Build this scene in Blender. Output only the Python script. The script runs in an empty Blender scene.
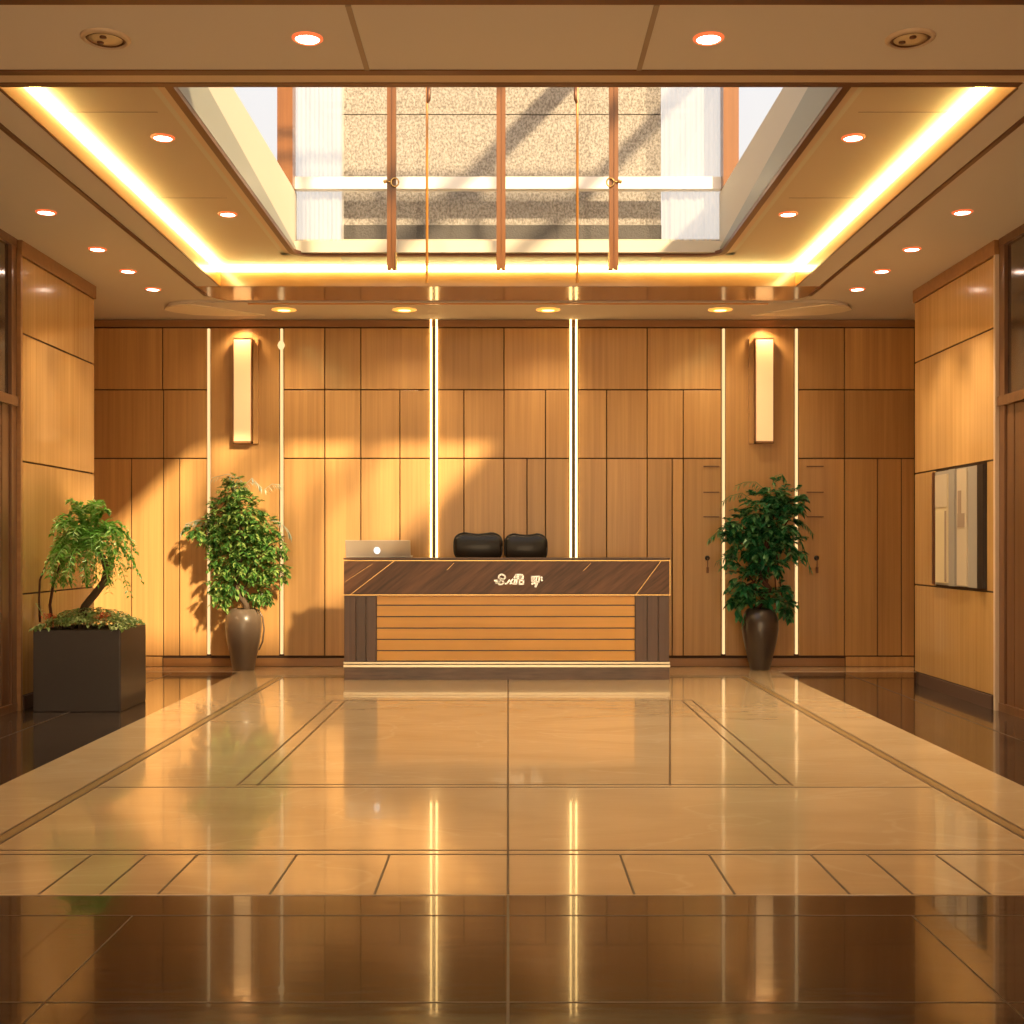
import bpy, bmesh, math, random
from mathutils import Vector, Matrix
random.seed(7)
R = random.Random(11)
C = bpy.context.scene.collection
F, CX, CY, EYE = 1200.0, 508.0, 545.0, 1.22

def W(px, py, d):                      # photo point at distance d
    return Vector(((px-CX)*d/F, d, EYE+(CY-py)*d/F))

# ------------------------------------------------------------------ materials
def newmat(name):
    m = bpy.data.materials.new(name); m.use_nodes = True
    nt = m.node_tree; return m, nt, nt.nodes['Principled BSDF']

def plain(name, col, rough=.5, metal=0, coat=0, emit=None, es=0, bump=0, bscale=200):
    m, nt, b = newmat(name)
    b.inputs['Base Color'].default_value = (*col, 1)
    b.inputs['Roughness'].default_value = rough
    b.inputs['Metallic'].default_value = metal
    b.inputs['Coat Weight'].default_value = coat
    b.inputs['Coat Roughness'].default_value = .08
    if emit:
        b.inputs['Emission Color'].default_value = (*emit, 1); b.inputs['Emission Strength'].default_value = es
    n = nt.nodes.new('ShaderNodeTexNoise'); n.inputs['Scale'].default_value = bscale
    tc = nt.nodes.new('ShaderNodeTexCoord'); nt.links.new(tc.outputs['Object'], n.inputs['Vector'])
    bp = nt.nodes.new('ShaderNodeBump'); bp.inputs['Strength'].default_value = bump or .02
    bp.inputs['Distance'].default_value = .005
    nt.links.new(n.outputs['Fac'], bp.inputs['Height']); nt.links.new(bp.outputs['Normal'], b.inputs['Normal'])
    return m

def ramp(nt, fac, stops):
    r = nt.nodes.new('ShaderNodeValToRGB'); e = r.color_ramp.elements
    while len(e) < len(stops): e.new(.5)
    for k, (p, c) in enumerate(stops): e[k].position = p; e[k].color = (*c, 1)
    nt.links.new(fac, r.inputs['Fac']); return r.outputs['Color']

def wood(name, dark, light, scale=(26, 26, .55), rough=.32, coat=.25, band=(2.2, 2.2, .05), var=.12, rot=(0,0,0)):
    m, nt, b = newmat(name)
    tc = nt.nodes.new('ShaderNodeTexCoord')
    oi = nt.nodes.new('ShaderNodeObjectInfo')
    add = nt.nodes.new('ShaderNodeVectorMath'); add.operation = 'ADD'
    sc = nt.nodes.new('ShaderNodeVectorMath'); sc.operation = 'SCALE'; sc.inputs['Scale'].default_value = 40
    comb = nt.nodes.new('ShaderNodeCombineXYZ')
    for k in range(3): nt.links.new(oi.outputs['Random'], comb.inputs[k])
    nt.links.new(comb.outputs[0], sc.inputs[0])
    mp0 = nt.nodes.new('ShaderNodeMapping'); mp0.inputs['Rotation'].default_value = rot
    nt.links.new(tc.outputs['Object'], mp0.inputs['Vector'])
    nt.links.new(mp0.outputs[0], add.inputs[0]); nt.links.new(sc.outputs[0], add.inputs[1])
    def noise(s, det):
        mp = nt.nodes.new('ShaderNodeMapping'); mp.inputs['Scale'].default_value = s
        nt.links.new(add.outputs[0], mp.inputs['Vector'])
        n = nt.nodes.new('ShaderNodeTexNoise'); n.inputs['Scale'].default_value = 1; n.inputs['Detail'].default_value = det
        n.inputs['Roughness'].default_value = .6
        nt.links.new(mp.outputs[0], n.inputs['Vector']); return n.outputs['Fac']
    fine = noise(scale, 4); broad = noise(band, 2)
    mx = nt.nodes.new('ShaderNodeMix'); mx.inputs['Factor'].default_value = .45
    nt.links.new(fine, mx.inputs['A']); nt.links.new(broad, mx.inputs['B'])
    col = ramp(nt, mx.outputs['Result'], [(.32, dark), (.66, light)])
    hs = nt.nodes.new('ShaderNodeHueSaturation')
    mr = nt.nodes.new('ShaderNodeMapRange'); mr.inputs['To Min'].default_value = 1-var; mr.inputs['To Max'].default_value = 1+var
    nt.links.new(oi.outputs['Random'], mr.inputs['Value']); nt.links.new(mr.outputs[0], hs.inputs['Value'])
    nt.links.new(col, hs.inputs['Color']); nt.links.new(hs.outputs[0], b.inputs['Base Color'])
    b.inputs['Roughness'].default_value = rough
    b.inputs['Coat Weight'].default_value = coat; b.inputs['Coat Roughness'].default_value = .12
    return m

def marble(name, base, veins, dark, rough, scale=1.0, vein_amt=.5):
    m, nt, b = newmat(name)
    tc = nt.nodes.new('ShaderNodeTexCoord')
    mp = nt.nodes.new('ShaderNodeMapping'); mp.inputs['Scale'].default_value = (.55*scale, 1.3*scale, 1)
    nt.links.new(tc.outputs['Object'], mp.inputs['Vector'])
    n1 = nt.nodes.new('ShaderNodeTexNoise'); n1.inputs['Scale'].default_value = 1.1; n1.inputs['Detail'].default_value = 8
    n1.inputs['Distortion'].default_value = 1.5
    nt.links.new(mp.outputs[0], n1.inputs['Vector'])
    c1 = ramp(nt, n1.outputs['Fac'], [(.3, dark), (.6, base)])
    n2 = nt.nodes.new('ShaderNodeTexNoise'); n2.inputs['Scale'].default_value = .8; n2.inputs['Detail'].default_value = 3
    n2.inputs['Distortion'].default_value = 2.2
    nt.links.new(mp.outputs[0], n2.inputs['Vector'])
    f = ramp(nt, n2.outputs['Fac'], [(.485, (0,0,0)), (.5, (vein_amt,)*3), (.515, (0,0,0))])
    mx = nt.nodes.new('ShaderNodeMix'); mx.data_type = 'RGBA'
    nt.links.new(f, mx.inputs['Factor']); nt.links.new(c1, mx.inputs['A']); mx.inputs['B'].default_value = (*veins, 1)
    nt.links.new(mx.outputs['Result'], b.inputs['Base Color'])
    b.inputs['Roughness'].default_value = rough
    b.inputs['Specular IOR Level'].default_value = .8
    b.inputs['Coat Weight'].default_value = .5; b.inputs['Coat Roughness'].default_value = .03
    n3 = nt.nodes.new('ShaderNodeTexNoise'); n3.inputs['Scale'].default_value = 9; n3.inputs['Detail'].default_value = 1
    mp3 = nt.nodes.new('ShaderNodeMapping'); mp3.inputs['Scale'].default_value = (.6, 2.2, 1)
    nt.links.new(tc.outputs['Object'], mp3.inputs['Vector']); nt.links.new(mp3.outputs[0], n3.inputs['Vector'])
    bp = nt.nodes.new('ShaderNodeBump'); bp.inputs['Strength'].default_value = .06; bp.inputs['Distance'].default_value = .01
    nt.links.new(n3.outputs['Fac'], bp.inputs['Height']); nt.links.new(bp.outputs['Normal'], b.inputs['Normal'])
    return m

def leafmat(name, c1, c2, c3):
    m, nt, b = newmat(name)
    g = nt.nodes.new('ShaderNodeNewGeometry')
    col = ramp(nt, g.outputs['Random Per Island'], [(0, c1), (.55, c2), (1, c3)])
    nt.links.new(col, b.inputs['Base Color']); b.inputs['Roughness'].default_value = .3
    tr = nt.nodes.new('ShaderNodeBsdfTranslucent'); nt.links.new(col, tr.inputs['Color'])
    mx = nt.nodes.new('ShaderNodeMixShader'); mx.inputs[0].default_value = .3
    nt.links.new(b.outputs[0], mx.inputs[1]); nt.links.new(tr.outputs[0], mx.inputs[2])
    nt.links.new(mx.outputs[0], nt.nodes['Material Output'].inputs['Surface'])
    return m

def glassmat(name, tint=(1,1,1), gloss=.015):
    m = bpy.data.materials.new(name); m.use_nodes = True; nt = m.node_tree; nt.nodes.clear()
    out = nt.nodes.new('ShaderNodeOutputMaterial')
    t = nt.nodes.new('ShaderNodeBsdfTransparent'); t.inputs[0].default_value = (*tint, 1)
    g = nt.nodes.new('ShaderNodeBsdfGlossy'); g.inputs['Roughness'].default_value = .02
    mx = nt.nodes.new('ShaderNodeMixShader'); mx.inputs[0].default_value = gloss
    nt.links.new(t.outputs[0], mx.inputs[1]); nt.links.new(g.outputs[0], mx.inputs[2]); nt.links.new(mx.outputs[0], out.inputs[0])
    return m

def emis(name, col, s):
    m = bpy.data.materials.new(name); m.use_nodes = True; nt = m.node_tree; nt.nodes.clear()
    out = nt.nodes.new('ShaderNodeOutputMaterial'); e = nt.nodes.new('ShaderNodeEmission')
    e.inputs[0].default_value = (*col, 1); e.inputs[1].default_value = s
    nt.links.new(e.outputs[0], out.inputs[0]); return m

def sheermat():
    m = bpy.data.materials.new('sheer_fabric'); m.use_nodes = True; nt = m.node_tree; nt.nodes.clear()
    out = nt.nodes.new('ShaderNodeOutputMaterial'); d = nt.nodes.new('ShaderNodeBsdfDiffuse'); t = nt.nodes.new('ShaderNodeBsdfTranslucent')
    p = nt.nodes.new('ShaderNodeBsdfTransparent'); a = nt.nodes.new('ShaderNodeMixShader'); b = nt.nodes.new('ShaderNodeMixShader')
    for q in (d, t): q.inputs[0].default_value = (.9, .9, .88, 1)
    a.inputs[0].default_value = .6; b.inputs[0].default_value = .55
    nt.links.new(d.outputs[0], a.inputs[1]); nt.links.new(t.outputs[0], a.inputs[2])
    nt.links.new(a.outputs[0], b.inputs[1]); nt.links.new(p.outputs[0], b.inputs[2]); nt.links.new(b.outputs[0], out.inputs[0]); return m

def stonemat():
    m, nt, b = newmat('rough_limestone')
    tc = nt.nodes.new('ShaderNodeTexCoord')
    mp = nt.nodes.new('ShaderNodeMapping'); mp.inputs['Scale'].default_value = (62, 62, 46)
    nt.links.new(tc.outputs['Object'], mp.inputs['Vector'])
    n = nt.nodes.new('ShaderNodeTexNoise'); n.inputs['Scale'].default_value = 1; n.inputs['Detail'].default_value = 3; n.inputs['Roughness'].default_value = .7
    nt.links.new(mp.outputs[0], n.inputs['Vector'])
    col = ramp(nt, n.outputs['Fac'], [(.38, (.18, .16, .14)), (.60, (.40, .375, .34))])
    nt.links.new(col, b.inputs['Base Color']); b.inputs['Roughness'].default_value = .9
    bp = nt.nodes.new('ShaderNodeBump'); bp.inputs['Strength'].default_value = .5; bp.inputs['Distance'].default_value = .01
    nt.links.new(n.outputs['Fac'], bp.inputs['Height']); nt.links.new(bp.outputs['Normal'], b.inputs['Normal'])
    return m

M = dict(
    panel=wood('honey_oak_panel', (.42, .225, .080), (.62, .36, .135)),
    clad=wood('golden_oak_cladding', (.48, .26, .085), (.68, .40, .145), scale=(26, 26, .55), rough=.22, coat=.5),
    groove=plain('dark_groove', (.06, .03, .015), .8),
    header=wood('oak_header', (.30, .14, .05), (.42, .21, .08), scale=(.6, 20, 20)),
    doorwood=wood('walnut_door', (.12, .052, .022), (.20, .09, .038), rough=.3, coat=.3),
    darkglass=plain('bronze_glass', (.05, .028, .018), .12, coat=.6),
    ceil=plain('ceiling_paint', (.66, .60, .54), .7),
    ceilside=plain('tray_paint', (.60, .49, .36), .65),
    traywood=plain('orange_lacquer_wood', (.62, .27, .06), .3, coat=.4),
    polwood=wood('polished_soffit_wood', (.26, .12, .05), (.38, .19, .08), scale=(.6, 12, 12), rough=.18, coat=.7),
    bronze=plain('bronze_trim', (.16, .07, .035), .35, metal=.4),
    lip=plain('beige_lip', (.62, .47, .33), .4),
    cream=plain('cream_curb', (.62, .57, .46), .6),
    greycurb=plain('grey_green_curb', (.30, .31, .26), .4),
    white=plain('white_frame', (.86, .86, .86), .4),
    framewood=wood('red_oak_frame', (.14, .05, .012), (.21, .08, .02), scale=(30,30,1)),
    glass=glassmat('clear_glass'), stone=stonemat(),
    pebble=plain('dark_pebbles', (.06, .055, .05), .7, bump=1, bscale=60),
    grey=plain('grey_access_panel', (.33, .31, .30), .5),
    lmarble=marble('cream_marble', (.76, .56, .33), (.88, .72, .48), (.66, .47, .26), .13, vein_amt=.28),
    dmarble=marble('brown_marble', (.050, .032, .023), (.20, .13, .08), (.022, .015, .012), .12, vein_amt=.2),
    joint_refl=plain('dark_joint_and_reflection', (.12, .07, .035), .4),
    bandm=plain('aged_brass_band', (.36, .24, .11), .25), leafc=plain('cream_soffit_plate', (.88, .78, .62), .5),
    brass=plain('brass', (.75, .50, .20), .25, metal=1),
    led=emis('led_warm', (1, .62, .22), 5.5), cove=emis('cove_led', (1, .80, .28), 19),
    ledthin=emis('led_thin', (1, .64, .29), .95),
    lens=emis('lamp_lens', (1, .80, .62), 14), lensy=emis('lamp_lens_yellow', (1, .50, .10), 9),
    ring=plain('salmon_halo_ring', (.8, .25, .12), .4, emit=(1, .16, .05), es=.55),  # reddish lamp rim; its glow stands in for the pink halo
    ringy=plain('amber_halo_ring', (.8, .45, .12), .4, emit=(1, .45, .08), es=.75),  # wide glowing ring that draws the amber blur round the lens
    sconce=plain('sconce_diffuser', (.85, .62, .36), .5, emit=(1, .60, .26), es=.38),
    sconcef=plain('sconce_frame', (.30, .15, .06), .4),
    walnut=wood('walnut_fascia', (.045, .016, .008), (.22, .095, .045), scale=(3.0, 10, 34), rough=.4, coat=.12, band=(.5, 3, 6), rot=(0, math.radians(38), 0)),
    walnutv=wood('walnut_end', (.075, .035, .026), (.14, .07, .048), scale=(40, 40, .8), rough=.35),
    plinth=wood('walnut_plinth', (.07, .035, .022), (.17, .09, .055), scale=(4, 10, 40), rough=.3),
    slat=wood('orange_oak_slat', (.76, .38, .06), (.88, .46, .085), scale=(.6, 20, 22), rough=.3, coat=.3, var=.03),
    steel=plain('champagne_steel', (.80, .72, .55), .3, metal=.8),
    sheer=sheermat(), letter=plain('silver_letters', (.95, .93, .91), .28, metal=.9),
    alu=plain('silver_aluminium', (.62, .55, .47), .4, metal=.3),
    logo=emis('lit_emblem', (1, .95, .85), 1.0),
    black=plain('black_leather', (.018, .015, .012), .38, coat=.2, bump=.1, bscale=150),
    blackp=plain('black_plastic', (.02, .02, .02), .4),
    planter=plain('charcoal_planter', (.045, .034, .029), .3, coat=.3),
    soil=plain('dark_soil', (.03, .02, .012), .95, bump=1, bscale=60),
    vaseb=plain('taupe_ceramic', (.15, .11, .08), .32, coat=.4),
    vased=plain('charcoal_ceramic', (.055, .040, .034), .3, coat=.4),
    bark=plain('grey_bark', (.10, .065, .04), .8, bump=1, bscale=70),
    barkr=plain('red_brown_bark', (.085, .028, .016), .7, bump=1, bscale=70),
    fern=leafmat('fern_leaf', (.10, .32, .03), (.22, .50, .08), (.60, .75, .30)),
    cover=leafmat('ground_leaf', (.12, .26, .06), (.36, .50, .16), (.75, .80, .42)),
    ficus=leafmat('mixed_leaf', (.03, .11, .03), (.12, .30, .06), (.45, .58, .18)),
    deep=leafmat('deep_leaf', (.012, .09, .035), (.03, .24, .09), (.28, .55, .25)),
    pale=leafmat('pale_blade', (.25, .33, .28), (.42, .50, .42), (.55, .60, .48)),
    red=plain('red_flower', (.65, .09, .03), .5),
    niche=plain('niche_beige', (.60, .50, .36), .35, coat=.3), niche2=plain('niche_light', (.72, .60, .38), .35, coat=.3),
    niche3=plain('niche_taupe', (.34, .25, .18), .4), nichegrey=plain('niche_grey', (.36, .32, .27), .3),
    nblack=plain('niche_black', (.02, .012, .01), .4), vent=plain('old_brass_grille', (.72, .56, .32), .4),
    skirting=plain('dark_skirting', (.10, .05, .03), .7),  # dark colour of the skirting under the cladding
)

# ------------------------------------------------------------------ mesh helpers
class B:
    def __init__(s): s.v = []; s.f = []
    def add(s, vs, fs):
        n = len(s.v); s.v += [Vector(v) for v in vs]; s.f += [tuple(n+i for i in f) for f in fs]; return s
    def box(s, x0, x1, y0, y1, z0, z1):
        if x0 > x1: x0, x1 = x1, x0
        if y0 > y1: y0, y1 = y1, y0
        if z0 > z1: z0, z1 = z1, z0
        return s.add([(x0,y0,z0),(x1,y0,z0),(x1,y1,z0),(x0,y1,z0),(x0,y0,z1),(x1,y0,z1),(x1,y1,z1),(x0,y1,z1)],
                     [(3,2,1,0),(4,5,6,7),(0,1,5,4),(1,2,6,5),(2,3,7,6),(3,0,4,7)])
    def prism(s, poly, z0, z1):
        n = len(poly); vs = [(x,y,z0) for x,y in poly] + [(x,y,z1) for x,y in poly]
        return s.add(vs, [tuple(range(n-1,-1,-1)), tuple(range(n, 2*n))] + [(i,(i+1)%n,n+(i+1)%n,n+i) for i in range(n)])
    def prism_y(s, poly, y0, y1):            # poly in x,z
        n = len(poly); vs = [(x,y0,z) for x,z in poly] + [(x,y1,z) for x,z in poly]
        return s.add(vs, [tuple(range(n)), tuple(range(2*n-1, n-1, -1))] + [((i+1)%n,i,n+i,n+(i+1)%n) for i in range(n)])
    def lathe(s, prof, c, n=32, cap=True):
        vs = []; fs = []
        for r, z in prof:
            for k in range(n):
                a = 2*math.pi*k/n; vs.append((c[0]+r*math.cos(a), c[1]+r*math.sin(a), c[2]+z))
        for j in range(len(prof)-1):
            for k in range(n):
                fs.append((j*n+k, j*n+(k+1)%n, (j+1)*n+(k+1)%n, (j+1)*n+k))
        if cap:
            fs.append(tuple(range(n-1,-1,-1))); m = (len(prof)-1)*n; fs.append(tuple(range(m, m+n)))
        return s.add(vs, fs)
    def tube(s, pts, rad, n=8):
        pts = [Vector(p) for p in pts]
        if not isinstance(rad, (list, tuple)): rad = [rad]*len(pts)
        vs = []; fs = []; ref = Vector((.31,.87,.39))
        for i, p in enumerate(pts):
            t = (pts[min(i+1, len(pts)-1)] - pts[max(i-1, 0)]).normalized()
            u = t.cross(ref).normalized(); w = t.cross(u)
            for k in range(n):
                a = 2*math.pi*k/n; vs.append(p + rad[i]*(math.cos(a)*u + math.sin(a)*w))
        for i in range(len(pts)-1):
            for k in range(n): fs.append((i*n+k, i*n+(k+1)%n, (i+1)*n+(k+1)%n, (i+1)*n+k))
        fs.append(tuple(range(n-1,-1,-1))); m = (len(pts)-1)*n; fs.append(tuple(range(m, m+n)))
        return s.add(vs, fs)
    def leaf(s, p, d, up, L, w, droop=.25, seg=3):
        d = d.normalized(); side = d.cross(up)
        if side.length < 1e-3: side = d.cross(Vector((1,0,0)))
        side.normalize(); nrm = side.cross(d)
        ctr = []; 
        for i in range(seg+1):
            t = i/seg; q = p + d*L*t - Vector((0,0,1))*droop*L*t*t
            ctr.append(q)
        vs = [ctr[0]]; fs = []
        for i in range(1, seg):
            t = i/seg; ww = w*math.sin(math.pi*(t**.8))*.5
            vs += [ctr[i]-side*ww+nrm*ww*.35, ctr[i], ctr[i]+side*ww+nrm*ww*.35]
        vs.append(ctr[-1])
        fs += [(0,2,1),(0,3,2)]
        for i in range(seg-2):
            a = 1+3*i; fs += [(a,a+1,a+4,a+3),(a+1,a+2,a+5,a+4)]
        a = 1+3*(seg-2); e = len(vs)-1; fs += [(a,a+1,e),(a+1,a+2,e)]
        return s.add(vs, fs)

def tag(o, label=None, cat=None, group=None, kind=None):
    if label: o['label'] = label
    if cat: o['category'] = cat
    if group: o['group'] = group
    if kind: o['kind'] = kind
    return o
def wl(o):
    v = Vector((0,0,0))
    while o: v += o.location; o = o.parent
    return v
def obj(name, b, mat, parent=None, smooth=False, bevel=0, org=None, bseg=2):
    off = wl(parent) if parent else Vector((0,0,0))
    me = bpy.data.meshes.new(name)
    o = bpy.data.objects.new(name, me)
    if not parent and org is not None:
        o.location = org; off = Vector(org)
    me.from_pydata([v-off for v in b.v], [], b.f); me.update()
    me.materials.append(M[mat] if isinstance(mat, str) else mat)
    if smooth: me.shade_smooth()
    if parent: o.parent = parent
    C.objects.link(o)
    if bevel:
        md = o.modifiers.new('bevel', 'BEVEL'); md.width = bevel; md.segments = bseg; md.limit_method = 'ANGLE'
    return o
def thing(name, label, cat, loc, group=None):
    o = bpy.data.objects.new(name, None); o.empty_display_size = .1; C.objects.link(o); o.location = loc
    return tag(o, label, cat, group)
_tn = [0]
def struct(name, b, mat, parent=None, **k):
    o = obj(name, b, mat, parent, **k)
    if not parent: o['kind'] = 'structure'
    return o
def trim(b, mat, **k):
    _tn[0] += 1; return struct('trim_%d' % _tn[0], b, mat, **k)
def copy_tree(root, loc):
    r = root.copy(); C.objects.link(r); r.location = loc
    for ch in list(root.children):
        c = ch.copy(); C.objects.link(c); c.parent = r
        for g in list(ch.children):
            e = g.copy(); C.objects.link(e); e.parent = c
    return r

ZC, ZT, YW = 3.47, 3.63, 12.0          # soffit height, tray height, back wall plane
YB = -2.5                              # entrance side end of the hall
FX = lambda px: (px-508)/100.0         # on the back wall 100 px = 1 m
FZ = lambda py: 1.22+(545-py)/100.0

# ------------------------------------------------------------------ floor
struct('floor', B().box(-4.6, 4.6, YB, 12.3, -.12, 0), 'dmarble')
fl = B().prism([(-2.57,4.18),(2.60,4.18),(2.60,11.53),(4.15,11.53),(4.15,12.0),(-4.15,12.0),(-4.15,11.53),(-2.57,11.53)], 0, .003)
trim(fl, 'lmarble')
def line(p, q, w, z=.0042, z0=.003):
    p = Vector((*p, 0)); q = Vector((*q, 0)); d = (q-p).normalized(); s = Vector((-d.y, d.x, 0))*w/2
    return [(p+s).to_tuple()[:2], (p-s).to_tuple()[:2], (q-s).to_tuple()[:2], (q+s).to_tuple()[:2]]
def lines(segs, mat, z=.0042, z0=.003):
    b = B()
    for p, q, w in segs: b.prism(line(p, q, w), z0, z)
    return trim(b, mat)
# brass band around the large rectangle, edged by dark joints
gx0, gx1, gy0, gy1 = -2.13, 2.20, 4.76, 11.10
band = [((-2.10,gy0),(-2.10,gy1),.05), ((2.17,gy0),(2.17,gy1),.05)]
lines(band, 'bandm', .0038)
dj = []
for x in (-2.13, -2.07, 2.14, 2.20): dj.append(((x,gy0),(x,gy1),.012))
dj += [((-2.6,4.72),(2.6,4.72),.012), ((-2.6,4.785),(2.6,4.785),.012), ((-2.07,6.03),(2.14,6.03),.012), ((-1.37,6.10),(1.43,6.10),.012)]
for x in (-1.37, -1.27, 1.36, 1.44): dj.append(((x,6.08),(x,9.40),.013))
dj += [((-1.37,9.40),(1.44,9.40),.012), ((0,4.18),(0,10.85),.010), ((.82,6.08),(1.27,9.4),.011), ((-2.13,gy1),(2.20,gy1),.01)]  # the slanted line draws the edge of the desk's reflection, not a joint
for x in (-1.635, -1.42, -1.22, -.83, -.465, .44, .79, 1.19, 1.41, 1.68, 2.2, -2.1): dj.append(((x,4.18),(x,4.72),.009))
lines(dj, 'joint_refl')
lines([((-4.6,3.95),(4.6,3.95),.005), ((-4.6,3.2),(4.6,3.2),.005), ((-1.235,2.0),(-1.235,3.95),.005), ((1.33,2.0),(1.33,3.95),.005),
       ((0,2.0),(0,4.18),.008), ((-3.2,3.95),(-3.2,11.4),.008), ((3.2,3.95),(3.2,11.4),.008)], M['joint_refl'], .0012, .0)

# ------------------------------------------------------------------ back wall with oak panels
wb = struct('wall_back', B().box(-4.5, 4.5, YW+.02, YW+.3, 0, ZC+.1).box(-4.5, 4.5, YW+.0, YW+.02, 0, ZC), 'groove')
def panel(x0, x1, y0, y1, mat='panel', t=.018, par=wb):
    b = B().box(FX(x0)+.005, FX(x1)-.005, YW-t, YW, FZ(y1)+.006, FZ(y0)-.006)
    return obj('wall_panel', b, mat, par, bevel=.003)
ROW = [(328,390),(390,458.5),(458.5,656)]
def block(xs3, x0, x1):
    for (ya, yb), xs in zip(ROW, xs3):
        e = [x0]+xs+[x1]
        for a, b_ in zip(e, e[1:]): panel(a, b_, ya, yb)
block([[163],[164],[132,164,180]], 93, 207.5)
block([[325,361],[325,361,400],[325,361,400]], 284, 430)
block([[504],[464,504,545.5],[464,504,527,545.5]], 438, 569)
block([[647],[606.5,647,683],[606.5,647,672,683]], 578, 721)
block([[844],[844],[844,877,901]], 798, 914)
panel(211, 280, 328, 656); panel(725, 794, 328, 656)
panel(93, 914, 320, 328, 'header', .03)
for a, b_ in ((93,163),(845,914)): panel(a, b_, 656, 667, 'panel', .012)
panel(163, 845, 657.5, 667, 'header', .008)
# ------------------------------------------------------------------ side walls
for s, nm in ((-1,'left'), (1,'right')):
    w = struct('wall_'+nm, B().box(s*4.15, s*4.4, 10.4, 12.02, 0, ZC+.3).box(s*3.66, s*4.4, YB, 10.4, 0, ZC+.3), 'panel')
    xf, xb = s*3.6, s*3.66
    y0, y1 = 8.87, 10.44 if s < 0 else 10.62
    # cladding panels standing proud of the wall
    hz = [.10, .87, 1.85, 2.83, 3.36] if s > 0 else [.10, .855, 1.84, 2.79, 3.36]
    for a, c in zip(hz, hz[1:]):
        if s > 0 and a == .87:
            obj('wall_panel', B().box(xf, xb, 10.12, y1, a+.006, c-.006), 'clad', w, bevel=.003)
            obj('wall_panel', B().box(xf, xb, y0, 9.02, a+.006, c-.006), 'clad', w, bevel=.003)
            obj('panel_backing', B().box(xf+.04, xb, 9.02, 10.12, a, c), 'groove', w)
        else:
            obj('wall_panel', B().box(xf, xb, y0, y1, a+.006, c-.006), 'clad', w, bevel=.003)
    obj('panel_backing', B().box(xf+s*.012, xb, y0+.004, y1-.004, .0, 3.46), 'groove', w)
    obj('wall_panel', B().box(s*3.66, s*4.15, y1-.02, y1, 0, ZC), 'clad', w) if y1 > 10.45 else obj('wall_panel', B().box(s*3.66, s*4.15, 10.40, y1, 0, ZC), 'clad', w)
    obj('header_board', B().box(xf-s*.015, xb, y0-.02, y1+.01, 3.36, ZC), 'header', w)
    obj('edge_strip', B().box(xf-s*.012, xb, y0-.035, y0, .0, 3.36), 'lip' if s > 0 else 'header', w)
    # tall walnut door with a bronze glass transom beside it
    d = bpy.data.objects.new('door_%d' % (1 if s < 0 else 2), None); C.objects.link(d); d.location = (s*3.66, 7.2, 0); d['kind'] = 'structure'
    obj('door_frame', B().box(s*3.615, s*3.66, 8.74, 8.83, 0, ZC).box(s*3.615, s*3.66, 5.9, 6.0, 0, ZC).box(s*3.60, s*3.66, 5.9, 8.83, 2.24, 2.31).box(s*3.61, s*3.66, 5.9, 8.83, ZC-.06, ZC).box(s*3.61, s*3.66, 5.9, 8.83, 0, .06), 'doorwood', d)
    obj('transom_pane', B().box(s*3.64, s*3.66, 6.0, 8.74, 2.31, ZC-.06), 'darkglass', d)
    for a, c in ((6.01,7.36),(7.38,8.73)):
        lf = obj('door_leaf', B().box(s*3.635, s*3.66, a, c, .06, 2.24), 'doorwood', d, bevel=.004)
        obj('door_stile', B().box(s*3.63, s*3.635, c-.12, c, .06, 2.24).box(s*3.63, s*3.635, a, a+.12, .06, 2.24), 'doorwood', lf)
    obj('pull_handle', B().tube([(s*3.585,7.30,.85),(s*3.585,7.30,1.45)], .012).tube([(s*3.585,7.30,.9),(s*3.63,7.30,.9)], .008).tube([(s*3.585,7.30,1.4),(s*3.63,7.30,1.4)], .008), 'brass', d, smooth=True)
struct('baseboard_right', B().box(3.585, 3.60, 8.90, 10.48, 0, .10), 'skirting')
struct('baseboard_left', B().box(-3.60, -3.588, 8.90, 9.40, 0, .10), 'skirting')

# ------------------------------------------------------------------ ceiling
def xs_y(y_px, z): return F*(z-EYE)/(CY-y_px)
cb = B()
cb.box(-4.4, 4.4, YB, 5.68, ZC, ZC+.25)
for s in (-1, 1):
    cb.box(s*2.72, s*4.4, 5.68, 12.02, ZC, ZC+.25)
    cb.box(s*2.50, s*2.705, 5.68, 11.02, ZC-.008, ZC+.25)
cb.box(-2.72, 2.72, 11.08, 12.02, ZC, ZC+.25)
ce = struct('ceiling', cb, 'ceil')
tb = B()
for s in (-1, 1): tb.box(s*1.83, s*2.5, 5.70, 10.4, ZT, ZT+.12)
tb.box(-1.83, 1.83, 9.93, 10.4, ZT, ZT+.12)
obj('tray_ceiling', tb, 'ceilside', ce)
for s in (-1, 1): obj('tray_face', B().box(s*2.488, s*2.4995, 5.88, 10.385, ZC-.008, ZT-.001), 'traywood', ce)
obj('tray_face', B().box(-2.4995, 2.4995, 10.386, 10.3995, ZC-.01, ZT-.001), 'polwood', ce)
lb = B()
pts = []
def arc(cx, cy, r, a0, a1, n=8): return [(cx+r*math.cos(math.radians(a0+(a1-a0)*k/n)), cy+r*math.sin(math.radians(a0+(a1-a0)*k/n))) for k in range(n+1)]
lb.prism([(-2.5,10.4),(2.5,10.4),(2.70,10.4)] + arc(2.35,10.72,.35,0,90) + arc(-2.35,10.72,.35,90,180) + [(-2.70,10.4)], ZC-.012, ZC+.2)
obj('polished_soffit', lb, 'polwood', ce)
sb_ = B().box(-2.70, 2.70, 10.9, 11.1, ZC+.005, ZC+.2); obj('soffit_infill', sb_, 'ceil', ce)
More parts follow.
